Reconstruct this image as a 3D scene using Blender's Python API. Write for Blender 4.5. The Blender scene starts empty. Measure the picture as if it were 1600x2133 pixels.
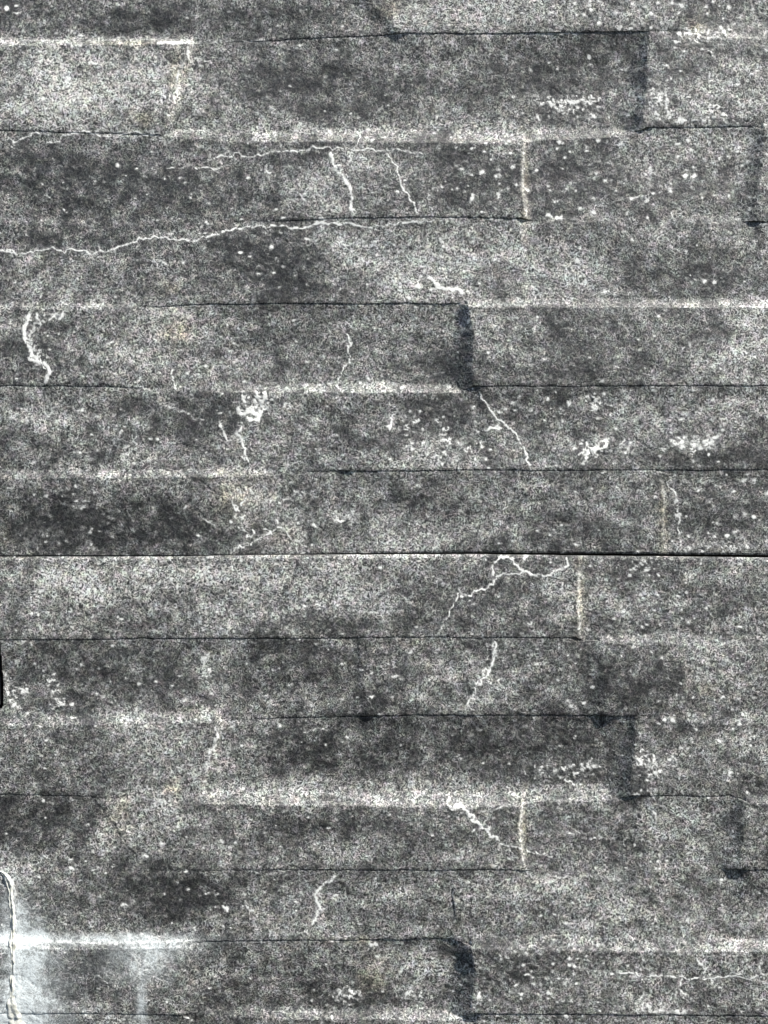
import bpy, math, random
import numpy as np

# ------------------------------------------------------------------ camera, world, sun
sc = bpy.context.scene
S = 0.0002                      # metres of wall per unit of the layout drawing (0.32 m wide view)
def X(u): return (u - 800.0) * S
def Z(v): return (1066.5 - v) * S + 1.4

cam_d = bpy.data.cameras.new('camera')
cam = bpy.data.objects.new('camera', cam_d)
sc.collection.objects.link(cam)
cam.location = (0.0, -0.62, 1.4)
cam.rotation_euler = (math.radians(90), 0, 0)
cam_d.sensor_fit = 'VERTICAL'
cam_d.sensor_height = 24.0
FACE = 0.0012
cam_d.lens = 24.0 * (0.62 - FACE) / (2133 * S)
cam_d.clip_start = 0.01
cam_d.clip_end = 100.0
sc.camera = cam

to_sun = np.array([0.56, -0.30, 0.78]); to_sun /= np.linalg.norm(to_sun)
elev = math.asin(to_sun[2]); azim = math.atan2(to_sun[0], to_sun[1])
sc.world = bpy.data.worlds.new('World')
sc.world.use_nodes = True
wn = sc.world.node_tree
bg = wn.nodes['Background']
sky = wn.nodes.new('ShaderNodeTexSky')
sky.sky_type = 'NISHITA'; sky.sun_disc = False
sky.sun_elevation = elev; sky.sun_rotation = azim
wn.links.new(sky.outputs[0], bg.inputs[0])
bg.inputs[1].default_value = 0.06
sun_d = bpy.data.lights.new('sun', 'SUN')
sun_d.energy = 4.8; sun_d.angle = math.radians(0.6); sun_d.color = (1.0, 0.965, 0.91)
sun = bpy.data.objects.new('sun', sun_d)
sc.collection.objects.link(sun)
import mathutils
sun.rotation_euler = mathutils.Vector(to_sun).to_track_quat('Z', 'Y').to_euler()
sun.location = (1, -1, 3)
sc.view_settings.view_transform = 'Standard'
sc.view_settings.look = 'None'
sc.view_settings.exposure = 1.08
sc.view_settings.gamma = 1.0
sc.view_settings.use_curve_mapping = False
sc.render.resolution_x = 768; sc.render.resolution_y = 1024

# ------------------------------------------------------------------ numpy noise
def _h(ix, iy, seed):
    n = (ix.astype(np.int64) * 374761393 + iy.astype(np.int64) * 668265263 + seed * 1442695041) & 0xffffffff
    n = ((n ^ (n >> 13)) * 1274126177) & 0xffffffff
    return ((n ^ (n >> 16)) & 0xffff).astype(np.float64) / 65535.0
def vnoise(x, y, seed=0):
    ix = np.floor(x); iy = np.floor(y); fx = x - ix; fy = y - iy
    fx = fx*fx*fx*(fx*(fx*6-15)+10); fy = fy*fy*fy*(fy*(fy*6-15)+10)
    a = _h(ix, iy, seed); b = _h(ix+1, iy, seed); c = _h(ix, iy+1, seed); d = _h(ix+1, iy+1, seed)
    return (a*(1-fx)+b*fx)*(1-fy) + (c*(1-fx)+d*fx)*fy
def fbm(x, y, octv=4, seed=0, gain=0.5):
    s = 0; a = 1; t = 0
    for i in range(octv):
        s = s + a*(vnoise(x*2**i+17.3*i, y*2**i-9.1*i, seed+i)*2-1); t += a; a *= gain
    return s/t
def sstep(a, b, x):
    t = np.clip((x-a)/(b-a), 0, 1); return t*t*(3-2*t)

# ------------------------------------------------------------------ courses: boundaries between rows
U0, U1, DU = -150.0, 1750.0, 2.1
ucol = np.arange(U0, U1+DU, DU); NU = len(ucol)
BND = [
 [(-150,-130),(1750,-135)],
 [(-150,93),(0,92),(400,87),(560,82),(820,70),(1340,65),(1430,67),(1470,76),(1600,76),(1750,78)],
 [(-150,272),(0,272),(330,281),(500,291),(800,293),(1070,296),(1110,287),(1300,280),(1338,271),(1350,266),(1560,263),(1590,268),(1750,268)],
 [(-150,465),(0,464),(480,463),(700,455),(900,452),(1085,455),(1110,460),(1300,461),(1600,462),(1750,462)],
 [(-150,642),(0,641),(260,641),(440,633),(700,631),(955,631),(990,637),(1600,636),(1750,637)],
 [(-150,803),(0,803),(240,805),(420,812),(960,814),(985,804),(1600,803),(1750,803)],
 [(-150,993),(0,992),(300,990),(480,988),(620,980),(1000,978),(1300,979),(1600,977),(1750,977)],
 [(-150,1158),(0,1156.5),(400,1156),(800,1152),(1000,1150.5),(1300,1154),(1450,1155),(1600,1156.5),(1750,1158)],
 [(-150,1332),(0,1332),(300,1329),(800,1326),(1200,1327),(1215,1333),(1400,1337),(1600,1338),(1750,1338)],
 [(-150,1506),(0,1505),(300,1500),(560,1497),(840,1488),(1200,1488),(1405,1492),(1450,1500),(1600,1503),(1750,1503)],
 [(-150,1652),(0,1653),(150,1656),(300,1664),(600,1671),(930,1673),(1080,1674),(1110,1665),(1300,1662),(1316,1656),(1520,1655),(1550,1668),(1600,1671),(1750,1671)],
 [(-150,1808),(0,1810),(300,1812),(600,1809),(1080,1809),(1110,1812),(1300,1810),(1600,1808),(1750,1808)],
 [(-150,1968),(0,1968),(40,1966),(180,1969),(380,1965),(430,1957),(700,1957),(940,1954),(985,1968),(1300,1974),(1600,1973),(1750,1973)],
 [(-150,2104),(0,2104),(300,2106),(420,2110),(600,2118),(955,2118),(985,2107),(1400,2110),(1600,2112),(1750,2112)],
 [(-150,2270),(1750,2275)],
]
# heights (mm) along each course: blocks separated by a split line
# course: list of (heights [(u,h)..], split polyline [(u,v)..] to the next block or None)
ROWS = [
 [([(-150,0.1),(400,0.0),(800,0.55)], [(700,-140),(765,0),(832,70)]), ([(800,1.1),(1450,1.0)], [(1470,-140),(1462,0),(1446,76)]), ([(1450,0.2),(1750,0.2)], None)],
 [([(-150,1.15),(340,1.3)], [(402,80),(392,130),(362,210),(338,290)]), ([(340,0.5),(480,0.0),(700,-0.3),(1340,-0.5)], [(1350,60),(1346,160),(1336,275)]), ([(1340,1.1),(1600,0.8)], None)],
 [([(-150,0.8),(480,1.1),(700,1.7),(1090,1.8)], [(1096,270),(1088,330),(1088,400),(1096,460)]), ([(1095,0.75),(1590,0.45)], [(1590,255),(1584,360),(1570,470)]), ([(1590,1.5),(1750,1.5)], None)],
 [([(-150,1.15),(350,1.2)], [(372,450),(360,560),(350,640)]), ([(350,1.3),(700,1.0),(930,1.0)], [(932,450),(928,560),(956,640)]), ([(930,0.95),(1750,0.75)], None)],
 [([(-150,1.95),(230,1.8),(360,0.7)], [(372,630),(366,820)]), ([(360,0.6),(500,0.0),(960,-0.4)], [(972,625),(985,700),(982,820)]), ([(960,1.7),(1750,1.6)], None)],
 [([(-150,1.6),(150,1.35),(400,0.8),(730,0.9)], [(732,800),(724,985)]), ([(730,1.2),(960,1.1),(1750,1.1)], None)],
 [([(-150,2.5),(300,2.1),(480,1.7),(620,0.8),(720,0.3)], [(728,970),(735,1160)]), ([(720,0.35),(1100,0.45)], [(1112,970),(1090,1050),(1040,1160)]), ([(1000,0.8),(1380,0.75)], [(1378,970),(1384,1060),(1380,1160)]), ([(1380,0.3),(1750,0.3)], None)],
 [([(-150,1.5),(300,1.4),(800,1.3),(1205,1.3)], [(1206,1150),(1206,1335)]), ([(1205,0.7),(1750,0.6)], None)],
 [([(-150,0.9),(400,0.4),(740,0.4)], [(742,1320),(770,1490)]), ([(740,0.95),(1240,0.7)], [(1246,1320),(1262,1500)]), ([(1240,1.35),(1420,1.2)], [(1425,1330),(1432,1505)]), ([(1420,0.9),(1750,0.9)], None)],
 [([(-150,1.8),(440,1.4)], [(462,1490),(455,1540),(428,1620),(400,1675)]), ([(400,0.7),(600,0.0),(1310,-0.4)], [(1322,1480),(1320,1560),(1306,1670)]), ([(1310,1.3),(1750,1.3)], None)],
 [([(-150,1.25),(150,1.3),(300,1.7)], [(300,1650),(300,1815)]), ([(300,1.7),(1090,1.7)], [(1092,1650),(1082,1720),(1092,1812)]), ([(1090,0.8),(1540,0.7)], [(1550,1650),(1546,1740),(1532,1815)]), ([(1540,2.0),(1750,2.0)], None)],
 [([(-150,1.5),(300,1.75)], [(306,1800),(298,1965)]), ([(300,1.75),(560,1.3),(700,0.9),(940,0.7)], [(942,1800),(948,1960)]), ([(940,1.0),(1750,0.9)], None)],
 [([(-150,2.8),(300,2.6)], [(300,1950),(296,2030),(296,2112)]), ([(300,2.6),(375,2.3),(435,0.8),(600,0.0),(960,-0.4)], [(978,1945),(988,2020),(978,2120)]), ([(960,2.0),(1750,1.9)], None)],
 [([(-150,2.4),(300,1.9),(420,1.2),(1000,1.1)], [(1000,2100),(1000,2280)]), ([(1000,0.9),(1750,0.9)], None)],
]
# how far each boundary's cove reaches (layout units), along u
COVE = {1:[(0,16),(600,16),(1440,14),(1480,30)], 2:[(330,14),(420,25),(900,27),(1200,24),(1340,16)], 4:[(0,14),(900,16),(1000,18)],
        7:[(0,6)], 9:[(0,20),(1600,20)], 10:[(0,14),(300,22),(600,30),(1000,33),(1300,24),(1330,14)], 12:[(0,30),(380,26),(430,18),(1000,26)], 13:[(0,14),(600,20),(900,20),(1000,12)]}
NR = len(ROWS)
SEAM = 7                                   # boundary index where the two panels meet
bv = []
for k, b in enumerate(BND):
    base = np.interp(ucol, [p[0] for p in b], [p[1] for p in b])
    amp = 0.5 if k == SEAM else 2.2
    bv.append(base + amp*fbm(ucol/70.0, np.full(NU, 3.3*k), 4, 50+k, 0.6) + (0.3 if k == SEAM else 0.9)*fbm(ucol/9.0, np.full(NU, 7.7*k), 2, 90+k))
gap = np.interp(ucol, [-150,0,500,760,1000,1600,1750], [1.0,1.0,1.4,2.6,3.6,4.8,4.8])

def row_height(k, u, v):
    """bare block height and split distances, mm"""
    blocks = ROWS[k]
    spl = [np.interp(v, [p[1] for p in b[1]], [p[0] for p in b[1]]) + 2.0*fbm(v/26.0, v*0+k*5.1, 3, 7+k) for b in blocks[:-1]]
    hs = [1.8*np.interp(u, [p[0] for p in b[0]], [p[1] for p in b[0]]) for b in blocks]
    return hs, spl
def solid_height(k, u, v):
    hs, spl = row_height(k, u, v)
    idx = np.zeros(u.shape, int); h = hs[0].copy()
    for i, s in enumerate(spl):
        m = u >= s; h = np.where(m, hs[i+1], h); idx = np.where(m, i+1, idx)
    return h, idx, hs, spl

lines_v, lines_h, lines_row, lines_blk = [], [], [], []
first = []
for k in range(NR):
    top = bv[k].copy(); bot = bv[k+1].copy()
    if k == SEAM: top = top + gap
    elif k > 0: top = top + 1.3
    n = max(8, int(round(np.mean(bot-top)/DU)))
    t = np.linspace(0, 1, n+1)[:, None]
    v = top[None]*(1-t) + bot[None]*t
    u = np.broadcast_to(ucol[None], v.shape).copy()
    h, idx, hs, spl = solid_height(k, u, v)
    out = h.copy()
    # coves against higher neighbours in the same course
    for i, s in enumerate(spl):
        d = u - s
        # left block low: it curves up towards the right block's edge
        dh = hs[i+1]-hs[i]
        wl = 24.0 + 9.5*np.clip(dh, 0, 4)
        tt = np.clip(1 + d/wl, 0, 1)
        out = np.where((d < 0) & (dh > 0) & (idx == i), np.maximum(out, h + 0.97*dh*tt**1.55), out)
        wr = 13.0
        tt = np.clip(1 - d/wr, 0, 1)
        out = np.where((d >= 0) & (dh < 0) & (idx == i+1), np.maximum(out, h - 0.75*dh*tt**1.6), out)
    # coves against courses above and below
    gt = 1.0; gb = 1.0
    for (kk, bb, sgn) in ((k-1, k, 1), (k+1, k+1, -1)):
        if kk < 0 or kk >= NR or bb == SEAM: continue
        vb = np.broadcast_to(bv[bb][None], v.shape)
        hn, _, _, _ = solid_height(kk, u, vb - sgn*1.0)
        # soften the neighbour height along u so coves fade rather than snap
        dh = np.maximum(0, hn - h)
        d = np.abs(v - vb)
        if sgn == -1:
            ck = COVE.get(bb, [(0, 16)])
            w = np.interp(u, [p[0] for p in ck], [p[1] for p in ck])
            w = w*(1+0.35*fbm(u/60.0, u*0+bb, 3, 31)); w = w*0.92; frac = 0.70; p = 1.4
        else:
            w = 26.0*(1+0.3*fbm(u/50.0, u*0+bb, 3, 33)); frac = 0.66; p = 1.5
        kw = np.hanning(31); kw /= kw.sum()
        hb = np.stack([np.convolve(np.pad(rw_, 15, mode='edge'), kw, 'valid') for rw_ in hn[::max(1, 1)]]) if sgn == 1 else hn
        if sgn == 1:          # under a higher stone: a broad swell, then a short undercut
            big = np.maximum(0, hb-h-0.42); lowpart = np.clip(dh, 0, 0.42)
            cov = 0.95*big*np.clip(1-d/125.0, 0, 1)**1.5 + 0.62*lowpart*np.clip(1-d/w, 0, 1)**p
        else:
            cov = frac*dh*np.clip(1-d/w, 0, 1)**p
        out = np.maximum(out, h + cov)
        if sgn == 1: gt = np.clip(1-2.5*(h-hb), 0, 1)
        else: gb = np.clip(1-2.5*dh, 0, 1)
        if sgn == 1: chamfer = 0.33*np.clip(h-hb, 0, 3.5)*np.clip(1-d/5.5, 0, 1)**1.1
    # eased stone edges and hairline grooves
    if k not in (0, SEAM): out -= chamfer
    dt = v - v[0:1]; db = v[-1:] - v
    out -= 0.15*gt*np.exp(-(dt/3.0)) + 0.15*gb*np.exp(-(db/3.0))
    for s in spl: out -= 0.10*np.exp(-np.abs(u-s)/3.0)
    if k == SEAM: out -= np.interp(u,[0,400,900,1200],[1.7,1.6,0.5,0.3])*np.clip(1-dt/9.0, 0, 1)**1.6
    if k == SEAM-1: out -= np.interp(u,[0,700,1000],[0.0,0.05,0.3])*np.clip(1-db/4.0, 0, 1)**1.7
    # smooth the height slightly along u (vertical steps become steep flanks)
    kern = np.array([0.2, 0.6, 0.2])
    o2 = np.pad(out, ((0,0),(1,1)), mode='edge'); out = kern[0]*o2[:, :-2]+kern[1]*o2[:, 1:-1]+kern[2]*o2[:, 2:]
    if k == SEAM-1: out -= np.interp(ucol, [0,500,900], [1.9,1.4,0.0])[None]*sstep(0.1, 1.0, t)
    if k == SEAM: out += np.interp(ucol, [0,500,900], [0.5,0.5,0.0])[None]*(1-sstep(0.0, 0.7, t))
    # riven relief
    out += 0.80*fbm(u/300.0, v/110.0, 3, 11) + 0.17*fbm(u/48.0, v/26.0, 4, 140, 0.6) + 0.035*fbm(u/7.0, v/6.0, 2, 180)
    rg = np.abs(fbm((u+0.5*v)/120.0, (v-0.3*u)/60.0, 4, 210)); out += -0.12*np.exp(-rg/0.03)
    first.append(sum(x.shape[0] for x in lines_v))
    lines_v.append(v); lines_h.append(out)
    lines_row.append(np.full(v.shape, k)); lines_blk.append(idx)
V = np.vstack(lines_v); H = np.vstack(lines_h); RW = np.vstack(lines_row); BK = np.vstack(lines_blk)
NL = V.shape[0]; Ugrid = np.broadcast_to(ucol[None], V.shape).copy()
first.append(NL)

# ------------------------------------------------------------------ left-hand joint
def left_edge(v):
    return np.interp(v, [1157,1331,1333,1350,1400,1440,1464,1474,1480,1482,1806,1808,1814,1824,1845,1900,1960,2000,2050,2090,2133,2290],
                        [-120,-120,1,3.5,6.5,8,8,6,-4,-120,-120,-10,8,19,26,30,33,34,31,32,44,60])
def left_gap(v):
    return np.where(v < 1600, 9.0, 5.0)

# ------------------------------------------------------------------ colour fields (tone, mineral, crack, warm)
TONE = 0.47 + 0.24*fbm(Ugrid/150.0, V/95.0, 4, 300, 0.6) + 0.20*fbm(Ugrid/36.0, V/28.0, 4, 320, 0.65)
MIN = np.zeros_like(V); CRK = np.zeros_like(V); WRM = np.zeros_like(V); FILM = np.zeros_like(V)
vmid = V[:, NU//2]
def window(u0, u1, v0, v1):
    i0 = max(0, int((u0-U0)/DU)-1); i1 = min(NU, int((u1-U0)/DU)+3)
    j0 = max(0, np.searchsorted(vmid, v0-26)); j1 = min(NL, np.searchsorted(vmid, v1+26))
    return slice(j0, j1), slice(i0, i1)
def blob(u, v, ru, rv, a, rot=0.0, arr=None):
    R = 2.2*max(ru, rv); w = window(u-R, u+R, v-R, v+R)
    du = Ugrid[w]-u; dv = V[w]-v; c, s = math.cos(math.radians(rot)), math.sin(math.radians(rot))
    p = (du*c+dv*s)/ru; q = (-du*s+dv*c)/rv
    wob = 0.55*fbm(Ugrid[w]/30.0, V[w]/24.0, 3, 400)
    g = np.exp(-(p*p+q*q)*0.9*(1+wob))*(1+0.8*fbm(Ugrid[w]/14.0, V[w]/12.0, 3, 410))
    if arr is None: TONE[w] += 1.22*a*g
    elif arr is MIN: arr[w] += a*g*np.clip(1+3.2*fbm(Ugrid[w]/7.0, V[w]/6.0, 3, 430), 0, 2.4)
    else: arr[w] += a*g
rnd = random.Random(5)
def fract(pts, jit, depth=4):
    for _ in range(depth):
        o = [pts[0]]
        for a, b in zip(pts[:-1], pts[1:]):
            L = math.hypot(b[0]-a[0], b[1]-a[1])
            if L > 4:
                j = jit*(min(L, 26)+0.12*L)*1.25*rnd.gauss(0, 1)
                o.append(((a[0]+b[0])/2 - (b[1]-a[1])/L*j, (a[1]+b[1])/2 + (b[0]-a[0])/L*j))
            o.append(b)
        pts = o
    return pts
def vein(pts, wd=2.0, a=1.0, jit=0.10, arr=None, halo=0.0):
    arr = MIN if arr is None else arr
    P = fract(pts, jit); n = len(P)-1
    for i in range(n):
        (x0, y0), (x1, y1) = P[i], P[i+1]
        aa = rnd.uniform(0.74, 1.15)
        ww = 0.86*wd*(0.5+0.9*rnd.random())*(1 if 0 < i < n-1 else 0.6)
        w = window(min(x0,x1)-5*ww, max(x0,x1)+5*ww, min(y0,y1)-5*ww, max(y0,y1)+5*ww)
        uu = Ugrid[w]; vv = V[w]; L2 = (x1-x0)**2+(y1-y0)**2+1e-6
        t = np.clip(((uu-x0)*(x1-x0)+(vv-y0)*(y1-y0))/L2, 0, 1)
        d = np.hypot(uu-x0-t*(x1-x0), vv-y0-t*(y1-y0))
        arr[w] = np.maximum(arr[w], a*aa*np.clip(1.5-d/ww, 0, 1))
        if halo: TONE[w] = np.maximum(TONE[w], TONE[w]+halo*0.03*np.exp(-(d/(ww*4))**2))
def fleck(u, v, r, a=0.9, asp=1.0, rot=0.0):
    w = window(u-2*r*asp, u+2*r*asp, v-2*r*asp, v+2*r*asp)
    c, s = math.cos(rot), math.sin(rot); du = Ugrid[w]-u; dv = V[w]-v
    d = np.hypot((du*c+dv*s)/asp, -du*s+dv*c)
    MIN[w] = np.maximum(MIN[w], a*np.clip(1.6-d/r*(1+0.5*fbm(Ugrid[w]/5, V[w]/5, 2, 66)), 0, 1))
def flecks(u0, u1, v0, v1, n, r=(2.0, 4.0), a=(0.4, 0.95), asp=(1, 1.3), rot=0.0):
    for _ in range(n):
        fleck(rnd.uniform(u0,u1), rnd.uniform(v0,v1), rnd.uniform(*r), rnd.uniform(*a), rnd.uniform(*asp), rot+rnd.uniform(-.4,.4))

def veins_with_branches(pts, wd, a, jit):
    vein(pts, wd, a, jit)
    if wd*a > 1.3:
        for (x0, y0), (x1, y1) in zip(pts[:-1], pts[1:]):
            for _ in range(int(math.hypot(x1-x0, y1-y0)/32)+1):
                t = rnd.random(); px = x0+(x1-x0)*t; py = y0+(y1-y0)*t; an = rnd.uniform(0, 6.28); l = rnd.uniform(6, 20)
                vein([(px, py), (px+l*math.cos(an), py+l*math.sin(an))], 1.3, rnd.uniform(.35, .8), .2)
# broad lighter / darker stone clouds, long pale strips above two ledges
for b in [
 (300,35,420,40,-.14),(1000,30,190,40,.20),(1250,40,150,30,-.08),(1560,20,60,30,.05),
 (140,180,220,90,.26),(620,150,130,70,-.22),(780,190,120,60,-.10),(980,150,200,60,-.08),(1200,120,120,70,-.16),(1480,200,130,70,.14),(1420,110,70,40,-.10),
 (120,240,140,30,.10),(600,262,250,24,.18),(900,266,220,20,.14),(60,330,140,45,-.18),(200,390,200,60,-.16),(500,390,180,50,-.10),(650,400,60,40,.16),(760,340,60,30,.12),(980,380,110,60,-.16),
 (1180,380,110,60,-.12),(1350,360,60,30,.20),(1420,400,120,50,-.10),(1560,300,40,30,.10),
 (120,500,200,30,-.14),(300,590,240,30,-.05),(120,560,160,40,.06),(600,560,110,55,-.28),(480,530,90,30,-.14),(700,530,60,50,.20),(830,540,110,70,.20),(1100,540,130,70,.14),(1350,500,170,50,.10),(1470,570,70,40,-.22),(1570,520,50,60,.14),
 (70,710,50,90,-.14),(370,670,60,30,.20),(250,720,100,50,.04),(460,740,110,50,.10),(620,700,140,60,-.05),(870,720,80,50,-.04),(1080,700,120,60,-.05),(1300,690,140,60,-.10),(1560,720,60,90,.26),(1420,760,110,30,.08),(1150,770,200,26,-.14),
 (90,860,90,50,.14),(250,880,120,50,-.02),(430,890,70,50,-.14),(640,940,110,40,.02),(830,930,70,50,-.04),(930,950,70,40,.18),(920,870,60,40,-.24),(1130,860,90,50,-.08),(1260,930,70,40,.12),(1420,860,150,40,.14),(1430,950,130,24,-.20),(1560,930,50,60,-.12),(260,960,180,26,.12),
 (110,1080,170,60,-.26),(320,1090,150,60,-.24),(250,1030,40,30,.12),(490,1030,50,40,.24),(590,1110,50,60,.16),(760,1050,90,40,-.04),(860,1130,60,30,.12),(1000,1060,160,60,-.02),(1200,1110,130,40,-.16),(1290,1050,70,60,.02),(1520,1060,110,70,-.16),
 (200,1200,260,30,.20),(520,1190,260,24,.18),(130,1230,200,60,.12),(330,1260,110,50,.02),(700,1240,110,50,.06),(1000,1270,130,50,-.04),(1080,1230,110,36,-.14),(1320,1180,90,26,-.10),(1480,1210,120,60,.02),(1570,1280,60,24,.16),(1480,1290,60,20,-.18,-20),
 (120,1400,130,60,-.08),(330,1420,150,50,-.10),(600,1400,120,50,-.12),(430,1440,90,30,.10),(900,1400,130,60,.02),(800,1460,50,30,-.26),(1100,1410,110,50,-.04),(1300,1420,110,60,-.14),(1540,1410,90,50,.04),
 (140,1570,170,60,.02),(420,1600,120,50,.10),(280,1570,60,60,.08),(620,1570,120,60,-.26),(760,1590,110,50,-.12),(1000,1550,170,60,-.12),(1200,1570,120,50,-.16),(1480,1570,110,60,.06),(1420,1540,70,36,-.12),(600,1640,260,22,.16),(900,1645,240,20,.14),
 (50,1700,100,45,-.20),(50,1750,80,30,-.12),(250,1720,90,60,.14),(450,1730,120,50,.04),(640,1730,110,50,-.04),(900,1720,170,50,-.16),(1180,1720,90,40,.02),(1300,1760,40,40,-.16),(1430,1740,80,50,.08),(720,1760,60,30,.14),
 (170,1870,140,50,-.06),(390,1850,100,60,-.26),(240,1920,120,24,.02),(620,1870,90,50,-.02),(760,1890,140,60,.14),(1000,1880,160,50,.02),(1250,1880,200,50,.08),(1500,1890,140,50,.06),
 (180,2040,100,60,-.18),(250,1995,60,30,-.12),(420,2060,100,40,-.04),(600,2010,140,40,-.12),(760,2040,110,40,-.02),(880,2020,90,26,.14),(700,2085,200,16,-.14),(1080,2020,120,50,-.24),(1300,2010,120,40,-.12),(1230,2050,110,40,.14),(1470,2060,130,40,.06),(1100,2085,120,16,-.10),
 (300,2125,240,14,-.08),(1200,2125,300,14,.10)]:
    blob(*b)
# warm and pale crusts
for b in [(270,90,60,8,.4),(300,250,26,16,.5),(370,150,16,60,.35),(810,20,24,14,.7),(1450,60,22,20,.6),(370,690,26,26,.55),(490,1040,40,40,.5),(590,1120,30,20,.3),(775,2040,30,40,.45),(250,1700,26,40,.35),(360,1640,16,16,.5),(400,1480,30,12,.2),
          (860,1340,30,12,.3),(1470,1430,24,16,.3),(30,1900,10,60,.4),(750,1958,26,8,.5),(1500,1145,20,6,.6),(10,1120,12,26,.5),(350,600,26,14,.35)]:
    blob(*b, 0, WRM)
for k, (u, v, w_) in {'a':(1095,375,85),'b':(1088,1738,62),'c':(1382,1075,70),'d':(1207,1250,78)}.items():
    blob(u, v, 9, w_, 0.6, 0, WRM)  # yellowish stain plus sun warmth painted on the right-facing step faces
# pale mineral veins
for p in [
 ([(-20,300),(30,297),(92,283)],1.6,.9),([(95,301),(165,280),(210,285),(330,279)],1.8,.95),([(345,352),(420,350),(498,338)],1.4,.75),
 ([(400,290),(438,326),(420,338)],1.2,.6),([(438,328),(560,320),(640,315),(745,315),(800,316),(884,321)],1.7,1.0),([(745,270),(745,300),(738,315)],1.3,.8),
 ([(690,318),(697,352),(716,368),(732,405),(736,445)],3.2,.9),([(733,320),(728,338)],3,.7),([(808,322),(830,365),(850,405),(873,447)],1.7,1.0),
 ([(-20,516),(30,527),(120,522),(240,520),(310,498),(380,499),(410,503),(470,480),(560,475),(655,469),(770,475),(850,466),(905,460)],2.0,1.0),
 ([(-10,512),(34,530)],2.5,.8),([(63,652),(55,710),(80,745),(104,765),(98,800)],4.2,1.0),([(68,700),(74,680),(110,665),(116,658)],2.6,.7),([(134,652),(124,668)],3,.8),
 ([(722,695),(724,735),(714,770),(710,812)],1.6,.8),([(362,770),(364,808),(372,812)],2.0,.8),([(610,706),(630,714)],1.5,.6),
 ([(340,838),(370,855),(425,875)],2.2,.6),([(458,878),(462,892),(478,918)],2.4,.9),([(505,880),(492,902),(512,935),(518,962)],2.6,.9),([(548,818),(552,835),(540,832)],4,.95),
 ([(497,845),(500,862),(520,850),(530,860),(545,858),(540,872),(515,874)],4,.9),([(998,818),(1015,845),(1040,875),(1068,898),(1085,925),(1098,950),(1106,980)],2.0,1.0),
 ([(1012,900),(1035,888),(1045,893)],4,.8),([(1390,1000),(1408,1030),(1420,1075),(1412,1092),(1428,1150)],1.6,.7),([(420,1078),(450,1100)],1.8,.6),
 ([(480,1152),(530,1128),(580,1097),(575,1080)],1.6,.8),([(580,1097),(610,1125),(636,1152)],1.6,.7),([(580,1035),(655,1026)],1.3,.6),([(590,1000),(612,1045)],1.2,.5),([(520,1020),(560,1060)],4,.5),
 ([(275,940),(262,960)],3,.4),([(1210,945),(1245,935),(1262,915)],3,.9),
 ([(918,1312),(957,1232)],1.5,.8),([(957,1242),(1000,1228),(1035,1200),(1090,1190),(1130,1200),(1185,1180)],2.4,1.0),([(1028,1198),(1024,1182),(1045,1160),(1065,1165),(1090,1190)],2.4,.9),
 ([(1180,1160),(1186,1178)],2.2,.8),([(955,1222),(960,1236)],2,.7),([(1030,1335),(1028,1370),(1012,1410),(985,1450),(970,1478)],2.4,.85),([(1028,1340),(1034,1365)],5,.6),
 ([(395,85),(392,120),(370,170),(362,210)],3.6,.62),([(318,85),(320,112)],2,.5),([(457,1505),(455,1535),(435,1580),(425,1610)],3.2,.62),([(387,1505),(386,1525)],2,.4),([(633,1526),(685,1521)],1.3,.7),
 ([(935,1655),(948,1680),(975,1690),(996,1712),(1018,1722),(1040,1750)],2.8,.9,.2),([(948,1682),(960,1672)],5,.9),([(1000,1690),(1060,1682)],1.5,.6),([(1040,1755),(1090,1770),(1150,1785)],2,.7),([(1360,1690),(1366,1705)],4,.6),([(1320,1765),(1324,1745),(1376,1770),(1374,1800)],2,.5),
 ([(700,1820),(680,1835),(668,1850),(655,1865),(662,1880),(650,1925)],3.6,.85),([(702,1740),(712,1800)],1.5,.5),([(465,1885),(475,1898)],4,.8),([(1100,1823),(1180,1826),(1260,1828),(1300,1840)],2.2,.5),
 ([(1285,2023),(1360,2029),(1420,2030),(1500,2033),(1620,2030)],1.7,.95),([(1332,1980),(1352,2020)],1.6,.6),([(1448,1985),(1460,2005),(1462,2028)],2.5,.8),([(1420,2030),(1412,2055),(1432,2080)],2,.7),([(1345,2088),(1360,2105),(1440,2102)],4,.7),([(1585,1995),(1582,2025)],4,.6),
 ([(1336,2087),(1342,2102),(1400,2085)],2.5,.6),([(890,577),(912,595),(940,603),(965,612)],4.2,1.0),([(862,600),(880,572)],2.0,.6),([(1000,606),(1160,604),(1330,615)],1.2,.45),([(935,525),(985,478)],1.2,.4),
 ([(1180,225),(1215,205),(1235,215)],3,.6),([(1385,200),(1395,245)],3,.6),([(1290,140),(1315,135)],2,.6),([(1480,1540),(1560,1536),(1620,1530)],1.3,.6),([(770,1165),(760,1200)],1.2,.5),([(640,440),(632,450)],2,.5),
 ([(240,55),(242,85)],1.5,.4),([(1180,1460),(1200,1478)],6,.6),([(556,345),(560,365)],4,.6),([(1055,345),(1130,343)],1.2,.4),([(1200,345),(1290,325)],1.2,.4),([(270,1975),(275,2010)],1.5,.2)]:
    veins_with_branches(p[0], p[1], min(1, p[2]*1.15), p[3] if len(p) > 3 else .10)
vein([(76,655),(66,690),(70,730),(88,752),(98,770)],2.4,.9,.2); vein([(92,668),(118,656),(136,650)],2,.7,.2); vein([(60,745),(78,757)],4,.8,.2)
for _ in range(16): u = rnd.uniform(440,620); v = rnd.uniform(1010,1140); vein([(u, v), (u+rnd.uniform(10,40), v+rnd.uniform(-14,26))], 1.5, rnd.uniform(.4,.8), .2)
for _ in range(12): u = rnd.uniform(1280,1600); v = rnd.uniform(1985,2100); vein([(u, v), (u+rnd.uniform(-14,14), v+rnd.uniform(10,40))], 1.6, rnd.uniform(.4,.85), .2)
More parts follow.
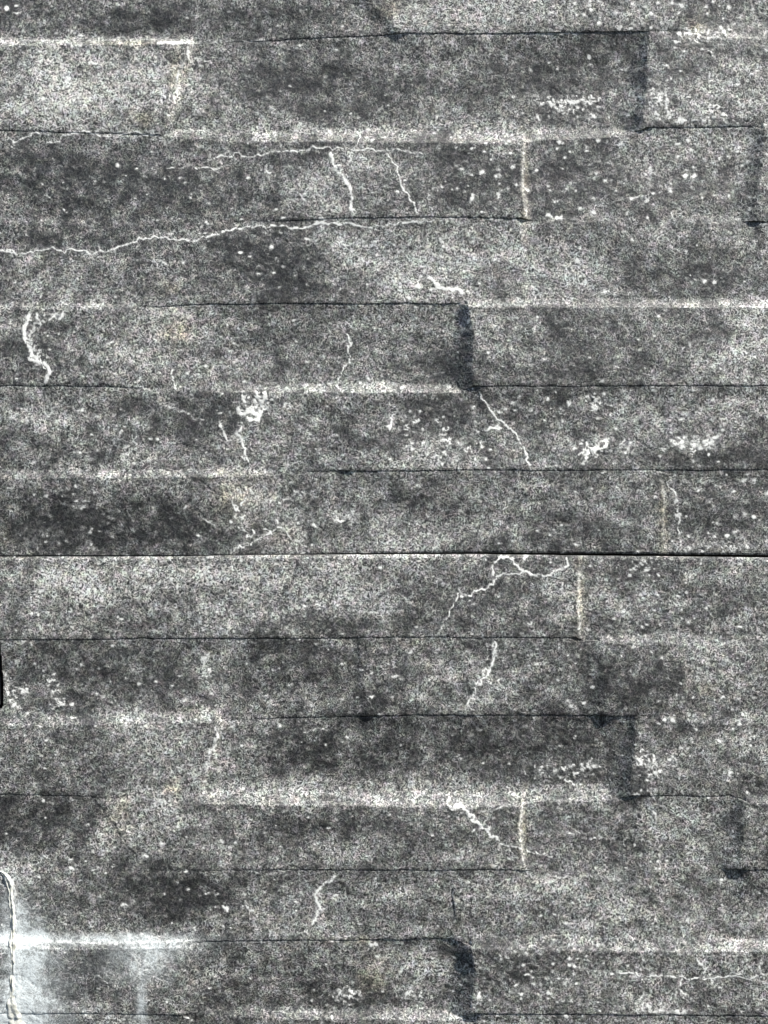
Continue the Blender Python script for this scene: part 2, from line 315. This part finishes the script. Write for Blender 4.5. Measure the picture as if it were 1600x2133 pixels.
# white crust running in the ledges and down the left joint
vein([(-10,84),(180,84),(400,82)],2.0,.5,.02); vein([(330,90),(395,89)],5,.85,.03); vein([(400,88),(560,82)],2.6,.55,.02)
vein([(-10,1958),(60,1956),(180,1960),(380,1958),(410,1956)],4.2,.66,.02)
vein([(100,1945),(240,1946),(380,1950)],5,.35,.02)
vein([(26,1830),(33,1880),(38,1930),(40,1960),(36,2010),(44,2060),(40,2110)],6,.9,.05)
for _ in range(26):
    blob(rnd.uniform(38,90), rnd.uniform(1930,2140), rnd.uniform(10,30), rnd.uniform(14,36), rnd.uniform(.06,.16), 0, FILM)
for b in [(40,2060,34,120,.55),(85,2050,50,90,.30),(60,2120,90,36,.45),(310,1995,40,36,.42),(330,1975,60,18,.35),(250,2000,50,40,.15),(298,2085,9,50,.5),(296,2140,40,26,.2),(44,1930,26,46,.45),(40,2000,11,110,.5),(38,1960,40,14,.6),(200,1953,200,9,.45),(20,1880,16,60,.35),(14,2115,50,30,.9)]:
    blob(b[0], b[1], b[2], b[3], b[4], 0, FILM)
vein([(298,2040),(298,2128)],2.4,.4,.02)
for _ in range(16): vein([(rnd.uniform(46,80), rnd.uniform(1975,2110)), (rnd.uniform(60,100), rnd.uniform(1985,2130))], 1.6, .45, .2)
for _ in range(12):
    u = rnd.gauss(310,18); vein([(u-12, rnd.uniform(1975,2010)), (u+12, rnd.uniform(1980,2040))], 1.5, .45, .25)
vein([(1092,300),(1087,380),(1096,452)],4,.42,.03); vein([(1090,1672),(1083,1720),(1092,1802)],5,.5,.03); vein([(1382,1000),(1382,1130)],3,.35,.03); vein([(1206,1175),(1206,1330)],3.4,.5,.03)  # cream stain with sunlit brightness put into the colour of right-facing steps
blob(14,2118,44,22,.7,0,MIN); blob(300,1640,260,8,.0)
# white crumbly clusters
for b in [(1180,220,70,20,.6,15),(1375,200,22,34,.65,30),(1465,250,90,9,.5),(530,848,30,28,.65,-20),(1445,920,46,13,.75,5),(1240,840,18,14,.6),(1240,935,32,12,.65,-35),(925,935,46,26,.45),(850,880,28,14,.45,40),
          (1170,1605,66,14,.5),(1360,1600,36,30,.5,20),(718,1078,26,12,.5,-20),(500,1060,18,34,.4),(40,1450,22,20,.45),(112,1450,16,20,.4),(1500,1140,50,9,.5),(725,2075,28,12,.4),(860,2070,24,12,.45),(1345,1180,20,20,.45),
          (1450,80,40,14,.5),(90,1115,60,16,.35),(180,1050,26,20,.35),(140,180,200,70,.16),(820,545,90,50,.14),(650,400,40,50,.2),(760,345,40,26,.2),(1350,360,60,26,.2),(600,1100,40,40,.22),(570,1640,240,14,.14)]:
    blob(b[0], b[1], b[2], b[3], b[4]*0.62, b[5] if len(b) > 5 else 0, MIN)
    if b[4] >= 0.4:
        for _ in range(int(7+b[2]*b[3]/160)):
            u = rnd.gauss(b[0], b[2]*.7); v = rnd.gauss(b[1], b[3]*.7); q_ = rnd.uniform(0, 6.28); l_ = rnd.uniform(6, 22)
            vein([(u, v), (u+l_*math.cos(q_), v+l_*.7*math.sin(q_))], 1.9, rnd.uniform(.6, 1.0), .3)
            if rnd.random() < .6: vein([(u+4, v+5), (u+4+l_*.6*math.cos(q_), v+5+l_*.5*math.sin(q_))], 2.2, .8, .2, CRK)
    if b[4] > 0.4: blob(b[0]+8, b[1]+6, b[2]*1.3, b[3]*1.4, -.13, b[5] if len(b) > 5 else 0)
flecks(1110,1250,195,245,34,(1.3,3.4),(.5,1),(1,2.2),.6); flecks(1350,1400,165,250,36,(1.3,3.4),(.4,.9)); flecks(1370,1560,240,262,40,(1.3,3.4),(.2,.6))
flecks(495,565,815,880,26,(1.3,3.4),(.5,1)); flecks(1395,1490,908,935,30,(1.6,5),(.5,1),(1,1.8)); flecks(1225,1262,825,848,8,(2,5),(.5,1)); flecks(1205,1262,912,950,16,(1.3,3.4),(.5,.9))
flecks(880,970,905,965,44,(1.3,3.4),(.2,.6)); flecks(820,880,855,900,10,(1.3,3.4),(.4,.8)); flecks(1110,1240,1590,1620,26,(1.3,3.4),(.4,.9),(1,2),.3); flecks(1325,1400,1570,1660,50,(1.3,3.4),(.3,.8))
flecks(690,745,1065,1090,16,(1.3,3.4),(.4,.8),(1,2)); flecks(480,520,1020,1090,20,(1.3,3.4),(.2,.6)); flecks(20,60,1420,1470,16,(1.3,2.8),(.4,.9),(1,2.2)); flecks(95,130,1420,1470,10,(1.3,2.8),(.4,.9),(1,2.4))
flecks(420,432,1355,1380,5,(4,7),(.5,.9)); flecks(505,640,1430,1470,8,(1.3,2.8),(.4,.8)); flecks(160,210,1025,1065,8,(1.3,3.4),(.4,.8)); flecks(70,190,1100,1135,12,(3,5),(.3,.6)); flecks(840,885,2060,2085,14,(1.3,3.4),(.5,.9),(1,1.6))
flecks(700,760,2060,2090,16,(1.3,2.8),(.4,.8),(1,1.6)); flecks(1130,1180,1155,1180,6,(1.3,2.8),(.3,.7)); flecks(1330,1360,1165,1200,14,(1.3,3.4),(.3,.8)); flecks(1230,1245,1160,1200,4,(1.3,2.8),(.4,.8))
flecks(1460,1560,1130,1150,26,(1.3,2.8),(.3,.7),(1,2)); flecks(1480,1560,560,620,20,(1.5,3),(.3,.7)); flecks(1340,1380,340,380,26,(1.3,2.8),(.2,.55)); flecks(1400,1600,90,130,26,(1.3,2.8),(.2,.7)); flecks(1380,1480,60,90,30,(1.3,2.8),(.3,.7))
# scattered pale grains: sparse on the left, dense on the right half
flecks(0,1600,0,2130,2800,(1.1,2.7),(.25,.9),(1,2.4))
flecks(900,1600,290,460,110,(2.4,4.2),(.5,.95)); flecks(1180,1600,0,60,40,(2.4,4.6),(.5,.95)); flecks(600,1000,380,620,46,(1.8,3.2),(.4,.9)); flecks(980,1500,810,980,60,(2,4.4),(.4,.95))
flecks(1400,1600,1000,1150,30,(2.4,4.6),(.5,.95)); flecks(1200,1500,1165,1330,34,(2,3.8),(.4,.9)); flecks(980,1560,1340,1480,40,(2,3.6),(.4,.9)); flecks(980,1250,1980,2090,46,(2,4.4),(.5,.95)); flecks(0,320,1330,1480,46,(2,4),(.3,.8))
flecks(0,250,1000,1150,40,(2,4),(.3,.75)); flecks(380,560,1830,1940,26,(1.8,3.2),(.4,.8)); flecks(1380,1600,1500,1560,26,(2,4),(.4,.95))
for (u, v) in [(1414,72),(1436,72),(1427,366),(1447,366),(1468,587),(1488,587),(1383,1498),(1401,1500),(772,1968),(783,1968),(1420,14),(1519,14),(852,621),(872,597),(1203,543),(12,16),(245,345),(566,515),(1105,853),(1185,840),(1228,118)]:
    fleck(u, v, 4.6, 1.0)
for _ in range(170):     # small ragged crusts and dull chips
    u = rnd.uniform(0,1600); v = rnd.uniform(0,2133); blob(u, v, rnd.uniform(5,22), rnd.uniform(4,13), rnd.uniform(.12,.34), rnd.uniform(-40,40), MIN)
for _ in range(150):
    u = rnd.uniform(0,1600); v = rnd.uniform(0,2133); blob(u, v, rnd.uniform(8,30), rnd.uniform(5,16), -rnd.uniform(.06,.20), rnd.uniform(-40,40))
for _ in range(240):
    u = rnd.uniform(0,1600); v = rnd.uniform(0,2133); a_ = rnd.uniform(0, 6.28); l_ = rnd.uniform(10, 46)
    vein([(u, v), (u+l_*math.cos(a_), v+0.8*l_*math.sin(a_))], 1.2, rnd.uniform(.3,.6), .16)
# fine dark fissures
for p in [([(617,1165),(607,1215),(575,1260),(548,1295),(540,1320)],1.4,.9,.05),([(190,1655),(230,1710),(262,1750),(290,1795)],1.4,.8,.05),([(655,1695),(690,1740),(700,1790)],1.3,.7,.05),
          ([(415,1000),(440,1020),(470,1033)],1.6,.9,.05),([(35,720),(27,770),(30,805)],1.4,.9,.05),([(1040,1355),(1000,1395),(950,1440)],1.2,.7,.05),([(600,1800),(640,1812)],1.6,.8,.03),([(1320,910),(1360,940)],1.8,.7,.06),
          ([(58,1190),(75,1315)],1.0,.6,.06),([(130,1245),(145,1310)],1.0,.6,.06),([(400,1880),(420,1900)],1.2,.5,.05),([(940,1860),(942,1920)],1.6,.5,.05),([(1019,1350),(1021,1378)],3.2,.7,.05),([(926,470),(924,560)],1.6,.35,.03),
          ([(0,2086),(24,2078),(34,2070)],4.5,.8,.05),([(1190,1295),(1188,1318)],4,.5,.1),([(110,655),(70,690),(64,720)],3,.4,.1),([(1700,800),(1400,812)],1,.2,.02),
          ([(30,1850),(33,1880),(36,1940),(38,1990),(36,2060)],1.3,.75,.05)]:
    vein(p[0], p[1], p[2], p[3], CRK)
MIN = np.clip(MIN, 0, 1); TONE = np.clip(TONE, 0, 1); CRK = np.clip(CRK, 0, 1); WRM = np.clip(WRM, 0, 1)
MIN *= 0.86+0.3*fbm(Ugrid/6.0, V/6.0, 2, 610)
H = H - 0.22*CRK + 0.10*np.clip(MIN, 0, .8)

# ------------------------------------------------------------------ normals of the whole relief, so pieces join without seams
XX = X(Ugrid); ZZ = Z(V); YY = -H*0.001
XX = XX + 0.0

# ------------------------------------------------------------------ materials
def node(nt, t, **kw):
    n = nt.nodes.new(t)
    for a, b in kw.items(): setattr(n, a, b)
    return n
def math_(nt, op, a, b=None, clamp=False):
    n = node(nt, 'ShaderNodeMath', operation=op, use_clamp=clamp)
    for i, x in enumerate((a, b)):
        if x is None: continue
        if isinstance(x, (int, float)): n.inputs[i].default_value = x
        else: nt.links.new(x, n.inputs[i])
    return n.outputs[0]
def mix(nt, fac, a, b, blend='MIX'):
    n = node(nt, 'ShaderNodeMix', data_type='RGBA', blend_type=blend)
    for i, x in ((0, fac), (6, a), (7, b)):
        if isinstance(x, (int, float)): n.inputs[i].default_value = x
        elif isinstance(x, tuple): n.inputs[i].default_value = x
        else: nt.links.new(x, n.inputs[i])
    return n.outputs[2]
def noise(nt, co, scale, detail=2.0, rough=0.5, dist=0.0):
    n = node(nt, 'ShaderNodeTexNoise'); nt.links.new(co, n.inputs['Vector'])
    n.inputs['Scale'].default_value = scale; n.inputs['Detail'].default_value = detail
    n.inputs['Roughness'].default_value = rough; n.inputs['Distortion'].default_value = dist
    return n.outputs['Fac'], n.outputs['Color']

def stone_material():
    m = bpy.data.materials.new('dark_slate_stone'); m.use_nodes = True; nt = m.node_tree
    bs = nt.nodes['Principled BSDF']; L = nt.links.new
    co = node(nt, 'ShaderNodeTexCoord').outputs['Object']
    at = node(nt, 'ShaderNodeAttribute', attribute_name='stone_print')
    sep = node(nt, 'ShaderNodeSeparateColor'); L(at.outputs['Color'], sep.inputs[0])
    tone, mineral, crack = sep.outputs[0], sep.outputs[1], sep.outputs[2]
    warm = at.outputs['Alpha']
    # fine curly crystalline speckle
    n1, c1 = noise(nt, co, 690.0, 1.0, 0.55, 0.7)
    n2, c2 = noise(nt, co, 1000.0, 1.0, 0.5, 0.8)
    w1 = math_(nt, 'SUBTRACT', 1.0, math_(nt, 'MULTIPLY', math_(nt, 'ABSOLUTE', math_(nt, 'SUBTRACT', n1, 0.5)), 12.0), True)
    w2 = math_(nt, 'SUBTRACT', 1.0, math_(nt, 'MULTIPLY', math_(nt, 'ABSOLUTE', math_(nt, 'SUBTRACT', n2, 0.52)), 11.0), True)
    worm = math_(nt, 'MAXIMUM', w1, math_(nt, 'MULTIPLY', w2, 0.45))
    n3, _ = noise(nt, co, 1300.0, 1.0, 0.6)
    grain = math_(nt, 'MULTIPLY', math_(nt, 'SUBTRACT', n3, 0.36), 3.2, True)
    n4, _ = noise(nt, co, 150.0, 5.0, 0.72)
    patch = math_(nt, 'ADD', tone, math_(nt, 'MULTIPLY', math_(nt, 'SUBTRACT', n4, 0.5), 1.35), True)
    pw = math_(nt, 'POWER', patch, 1.9)
    amt = math_(nt, 'MULTIPLY', worm, math_(nt, 'ADD', 0.09, math_(nt, 'MULTIPLY', pw, 2.3)), False)
    amt = math_(nt, 'MULTIPLY', amt, math_(nt, 'ADD', 0.40, math_(nt, 'MULTIPLY', grain, 0.80)), True)
    base = mix(nt, patch, (0.006, 0.0065, 0.0075, 1), (0.038, 0.039, 0.038, 1))
    col = mix(nt, amt, base, (0.73, 0.727, 0.685, 1))
    # faint coloured minerals
    n5, c5 = noise(nt, co, 330.0, 1.0)
    tint = mix(nt, 0.15, (0.5, 0.5, 0.5, 1), c5)
    col = mix(nt, 0.9, col, mix(nt, 1.0, col, mix(nt, 1.0, tint, (2, 2, 2, 1), 'MULTIPLY'), 'MULTIPLY'))
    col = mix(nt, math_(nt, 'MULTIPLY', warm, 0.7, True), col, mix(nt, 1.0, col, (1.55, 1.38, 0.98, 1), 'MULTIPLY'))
    n6, _ = noise(nt, co, 520.0, 4.0, 0.75)
    mz = math_(nt, 'ADD', math_(nt, 'MULTIPLY', mineral, 1.65), math_(nt, 'ADD', math_(nt, 'MULTIPLY', n6, 3.4), math_(nt, 'MULTIPLY', worm, 0.35)))
    mm = math_(nt, 'MULTIPLY', math_(nt, 'SUBTRACT', mz, 2.42), 2.0, True)
    mm = math_(nt, 'MULTIPLY', mm, math_(nt, 'ADD', 0.15, math_(nt, 'MULTIPLY', mineral, 1.1)), True)
    soft = math_(nt, 'MULTIPLY', math_(nt, 'MULTIPLY', mineral, 0.62), math_(nt, 'ADD', 0.30, math_(nt, 'MULTIPLY', worm, 0.75)), True)
    mm = math_(nt, 'MAXIMUM', mm, soft)
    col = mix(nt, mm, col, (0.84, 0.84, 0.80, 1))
    col = mix(nt, math_(nt, 'MULTIPLY', crack, 0.85, True), col, (0.012, 0.012, 0.013, 1))
    film = math_(nt, 'MULTIPLY', math_(nt, 'MAXIMUM', math_(nt, 'MULTIPLY', warm, -1.0), 0.0), math_(nt, 'ADD', 0.12, math_(nt, 'ADD', math_(nt, 'MULTIPLY', n4, 1.0), math_(nt, 'MULTIPLY', worm, 0.85))), True)
    col = mix(nt, film, col, (0.70, 0.75, 0.75, 1))
    L(col, bs.inputs['Base Color'])
    rr = math_(nt, 'ADD', 0.44, math_(nt, 'MULTIPLY', grain, 0.22)); L(rr, bs.inputs['Roughness'])
    bs.inputs['Specular IOR Level'].default_value = 0.5
    bh = math_(nt, 'ADD', math_(nt, 'MULTIPLY', worm, 0.6), math_(nt, 'MULTIPLY', n4, 1.4))
    bp = node(nt, 'ShaderNodeBump'); bp.inputs['Strength'].default_value = 0.55; bp.inputs['Distance'].default_value = 0.00012
    L(bh, bp.inputs['Height']); L(bp.outputs[0], bs.inputs['Normal'])
    return m
STONE = stone_material()

def plain(name, dark, light, scale, rough=0.9, bump=0.0005):
    m = bpy.data.materials.new(name); m.use_nodes = True; nt = m.node_tree; bs = nt.nodes['Principled BSDF']
    co = node(nt, 'ShaderNodeTexCoord').outputs['Object']
    n1, _ = noise(nt, co, scale, 5.0, 0.65)
    f = math_(nt, 'MULTIPLY', math_(nt, 'SUBTRACT', n1, 0.35), 3.0, True)
    nt.links.new(mix(nt, f, dark, light), bs.inputs['Base Color']); bs.inputs['Roughness'].default_value = rough
    bp = node(nt, 'ShaderNodeBump'); bp.inputs['Distance'].default_value = bump; bp.inputs['Strength'].default_value = 0.6
    nt.links.new(n1, bp.inputs['Height']); nt.links.new(bp.outputs[0], bs.inputs['Normal'])
    return m
MORTAR = plain('dark_adhesive_mortar', (0.02, 0.02, 0.02, 1), (0.05, 0.05, 0.05, 1), 200)
GROUT = plain('chalky_white_grout', (0.42, 0.42, 0.36, 1), (0.80, 0.80, 0.74, 1), 420)

# ------------------------------------------------------------------ building the pieces
def empty(name, loc, label, cat, group=None):
    o = bpy.data.objects.new(name, None); sc.collection.objects.link(o); o.location = loc
    o.empty_display_size = 0.02; o['label'] = label; o['category'] = cat
    if group: o['group'] = group
    return o
def piece(name, verts, faces, cols, mat, parent, origin, smooth=True):
    me = bpy.data.meshes.new(name)
    verts = verts - np.array(origin)
    me.vertices.add(len(verts)); me.vertices.foreach_set('co', verts.astype(np.float32).ravel())
    me.loops.add(faces.size); me.loops.foreach_set('vertex_index', faces.astype(np.int32).ravel())
    me.polygons.add(len(faces)); me.polygons.foreach_set('loop_start', np.arange(0, faces.size, 4, dtype=np.int32))
    me.polygons.foreach_set('use_smooth', np.full(len(faces), smooth))
    me.update(calc_edges=True)
    if cols is not None:
        a = me.color_attributes.new('stone_print', 'FLOAT_COLOR', 'POINT')
        a.data.foreach_set('color', cols.astype(np.float32).ravel())
    me.materials.append(mat)
    o = bpy.data.objects.new(name, me); sc.collection.objects.link(o)
    if parent: o.parent = parent
    return o

GRP = 'stone effect wall cladding panels'
upper = empty('cladding_panel', (X(800), 0, Z(1154)), 'dark stone effect panel above the long black joint, filling the upper half of the wall', 'wall panel', GRP)
lower = empty('cladding_panel', (X(800), 0, Z(2275)), 'dark grey stone effect cladding panel below the long black joint, with a bright top edge', 'wall panel', GRP)
side = empty('cladding_panel', (X(-70), 0, Z(2275)), 'narrow sliver of stone panel at the bottom left, beyond the white crusted vertical joint', 'wall panel', GRP)

POS = np.stack([XX, YY, ZZ], -1).reshape(-1, 3)
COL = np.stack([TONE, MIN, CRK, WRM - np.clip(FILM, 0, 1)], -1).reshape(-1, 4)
# quads: between line j and j+1, column i and i+1
jj, ii = np.meshgrid(np.arange(NL-1), np.arange(NU-1), indexing='ij')
a = jj*NU+ii; b = a+1; c = a+NU+1; d = a+NU
quads = np.stack([a, d, c, b], -1)
rowq = RW[:-1, :-1].copy(); blkq = BK[:-1, :-1].copy()
isstep = RW[1:, :-1] != RW[:-1, :-1]
# a step face belongs to the lower course
rowq = np.where(isstep, RW[1:, :-1], rowq); blkq = np.where(isstep, BK[1:, :-1], blkq)
cu = 0.25*(Ugrid[:-1, :-1]+Ugrid[:-1, 1:]+Ugrid[1:, :-1]+Ugrid[1:, 1:]); cv = 0.25*(V[:-1, :-1]+V[:-1, 1:]+V[1:, :-1]+V[1:, 1:])
E = left_edge(cv); G = left_gap(cv)
panel = np.where(rowq < SEAM, 0, np.where(cu > E, 1, np.where(cu < E-G, 2, -1)))
panel = np.where(isstep & (rowq == SEAM), -1, panel)
DEPTH = 0.008
count = 0
for pid, par in ((0, upper), (1, lower), (2, side)):
    pm = panel == pid
    rim = []
    for k in range(NR):
        for bi in range(len(ROWS[k])):
            bm_ = pm & (rowq == k) & (blkq == bi)
            if bm_.sum() < 30: continue
            F = quads[bm_]
            used = np.unique(F); remap = np.full(NL*NU, -1, np.int64); remap[used] = np.arange(len(used))
            vs = POS[used]; cs = COL[used]; fs = remap[F]
            # skirt where the panel (not merely the block) ends
            m = np.pad(pm, 1); c0 = bm_; ext = []
            for (dj, di) in ((-1,0),(1,0),(0,-1),(0,1)):
                nb = m[1+dj:m.shape[0]-1+dj, 1+di:m.shape[1]-1+di]
                J, I = np.nonzero(c0 & ~nb); A = J*NU+I
                if (dj,di) == (-1,0): p, q = A+1, A
                elif (dj,di) == (1,0): p, q = A+NU, A+NU+1
                elif (dj,di) == (0,-1): p, q = A, A+NU
                else: p, q = A+NU+1, A+1
                ext.append(np.stack([p, q], -1))
            ext = np.vstack(ext)
            if len(ext): rim.append(ext)
            o = piece('stone_block', vs, fs, cs, STONE, par, tuple(par.location))
            count += 1
    ext = np.vstack(rim); ids = np.unique(ext); nn = len(ids)
    top = POS[ids].copy(); back = top.copy(); back[:, 1] = DEPTH-0.0002
    cc = COL[ids].copy(); cc[:, 0] = 0.3; cc[:, 1] *= 0.3
    r2 = np.full(NL*NU, -1, np.int64); r2[ids] = np.arange(nn)
    p = r2[ext[:, 0]]; q = r2[ext[:, 1]]
    piece('panel_edge', np.vstack([top, back]), np.stack([q, p, p+nn, q+nn], -1), np.vstack([cc, cc]), STONE, par, tuple(par.location))
print('blocks', count, 'verts', NL*NU)

# ------------------------------------------------------------------ backing wall and joint filling
def box(name, x0, x1, y0, y1, z0, z1, mat):
    v = np.array([(x0,y0,z0),(x1,y0,z0),(x1,y1,z0),(x0,y1,z0),(x0,y0,z1),(x1,y0,z1),(x1,y1,z1),(x0,y1,z1)], float)
    f = np.array([(0,3,2,1),(4,5,6,7),(0,1,5,4),(1,2,6,5),(2,3,7,6),(3,0,4,7)])
    return piece(name, v, f, None, mat, None, (0,0,0), smooth=False)
wall = box('wall', X(-150), X(1752), DEPTH, 0.09, Z(2282), Z(-140), MORTAR); wall['kind'] = 'structure'

# crumbly white grout squeezed from the left joint
nv, nw = 240, 13
vv = np.linspace(1809, 2285, nv); vs = []
for j, v in enumerate(vv):
    e = float(left_edge(v)); w0 = 7.5 + 5*float(fbm(np.array([v/16.0]), np.array([1.0]), 3, 71)[0]) + (14*max(0, (v-2040)/90) if v > 2040 else 0)
    w0 = min(w0, 26)*min(1, (v-1806)/12)
    jr = min(NL-1, int(np.searchsorted(vmid, v))); ie = int((e-U0)/DU)
    base_h = max(H[jr, ie+4], H[jr, ie-7])
    for i in range(nw):
        t = i/(nw-1)*2-1
        hump = max(0, 1-t*t)**0.6
        uu = e - 2.5 + t*w0
        hh = base_h - 1.0 + 1.25*hump - 0.45*math.exp(-((t+0.15)/0.14)**2)*(0.9+0.9*float(fbm(np.array([v/22.0]), np.array([4.0]), 2, 75)[0])) + 0.8*float(fbm(np.array([uu/11.0]), np.array([v/24.0]), 4, 73)[0])*hump
        vs.append((X(uu), -hh*0.001, Z(v)))
vs = np.array(vs); fs = []
for j in range(nv-1):
    for i in range(nw-1):
        q = j*nw+i; fs.append((q, q+nw, q+nw+1, q+1))
org = (X(30), 0, Z(2285))
g = piece('grout_joint', vs, np.array(fs), None, GROUT, None, org); g.location = org
g['label'] = 'crumbly white grout crust curving down the vertical joint at the bottom left'; g['category'] = 'grout'
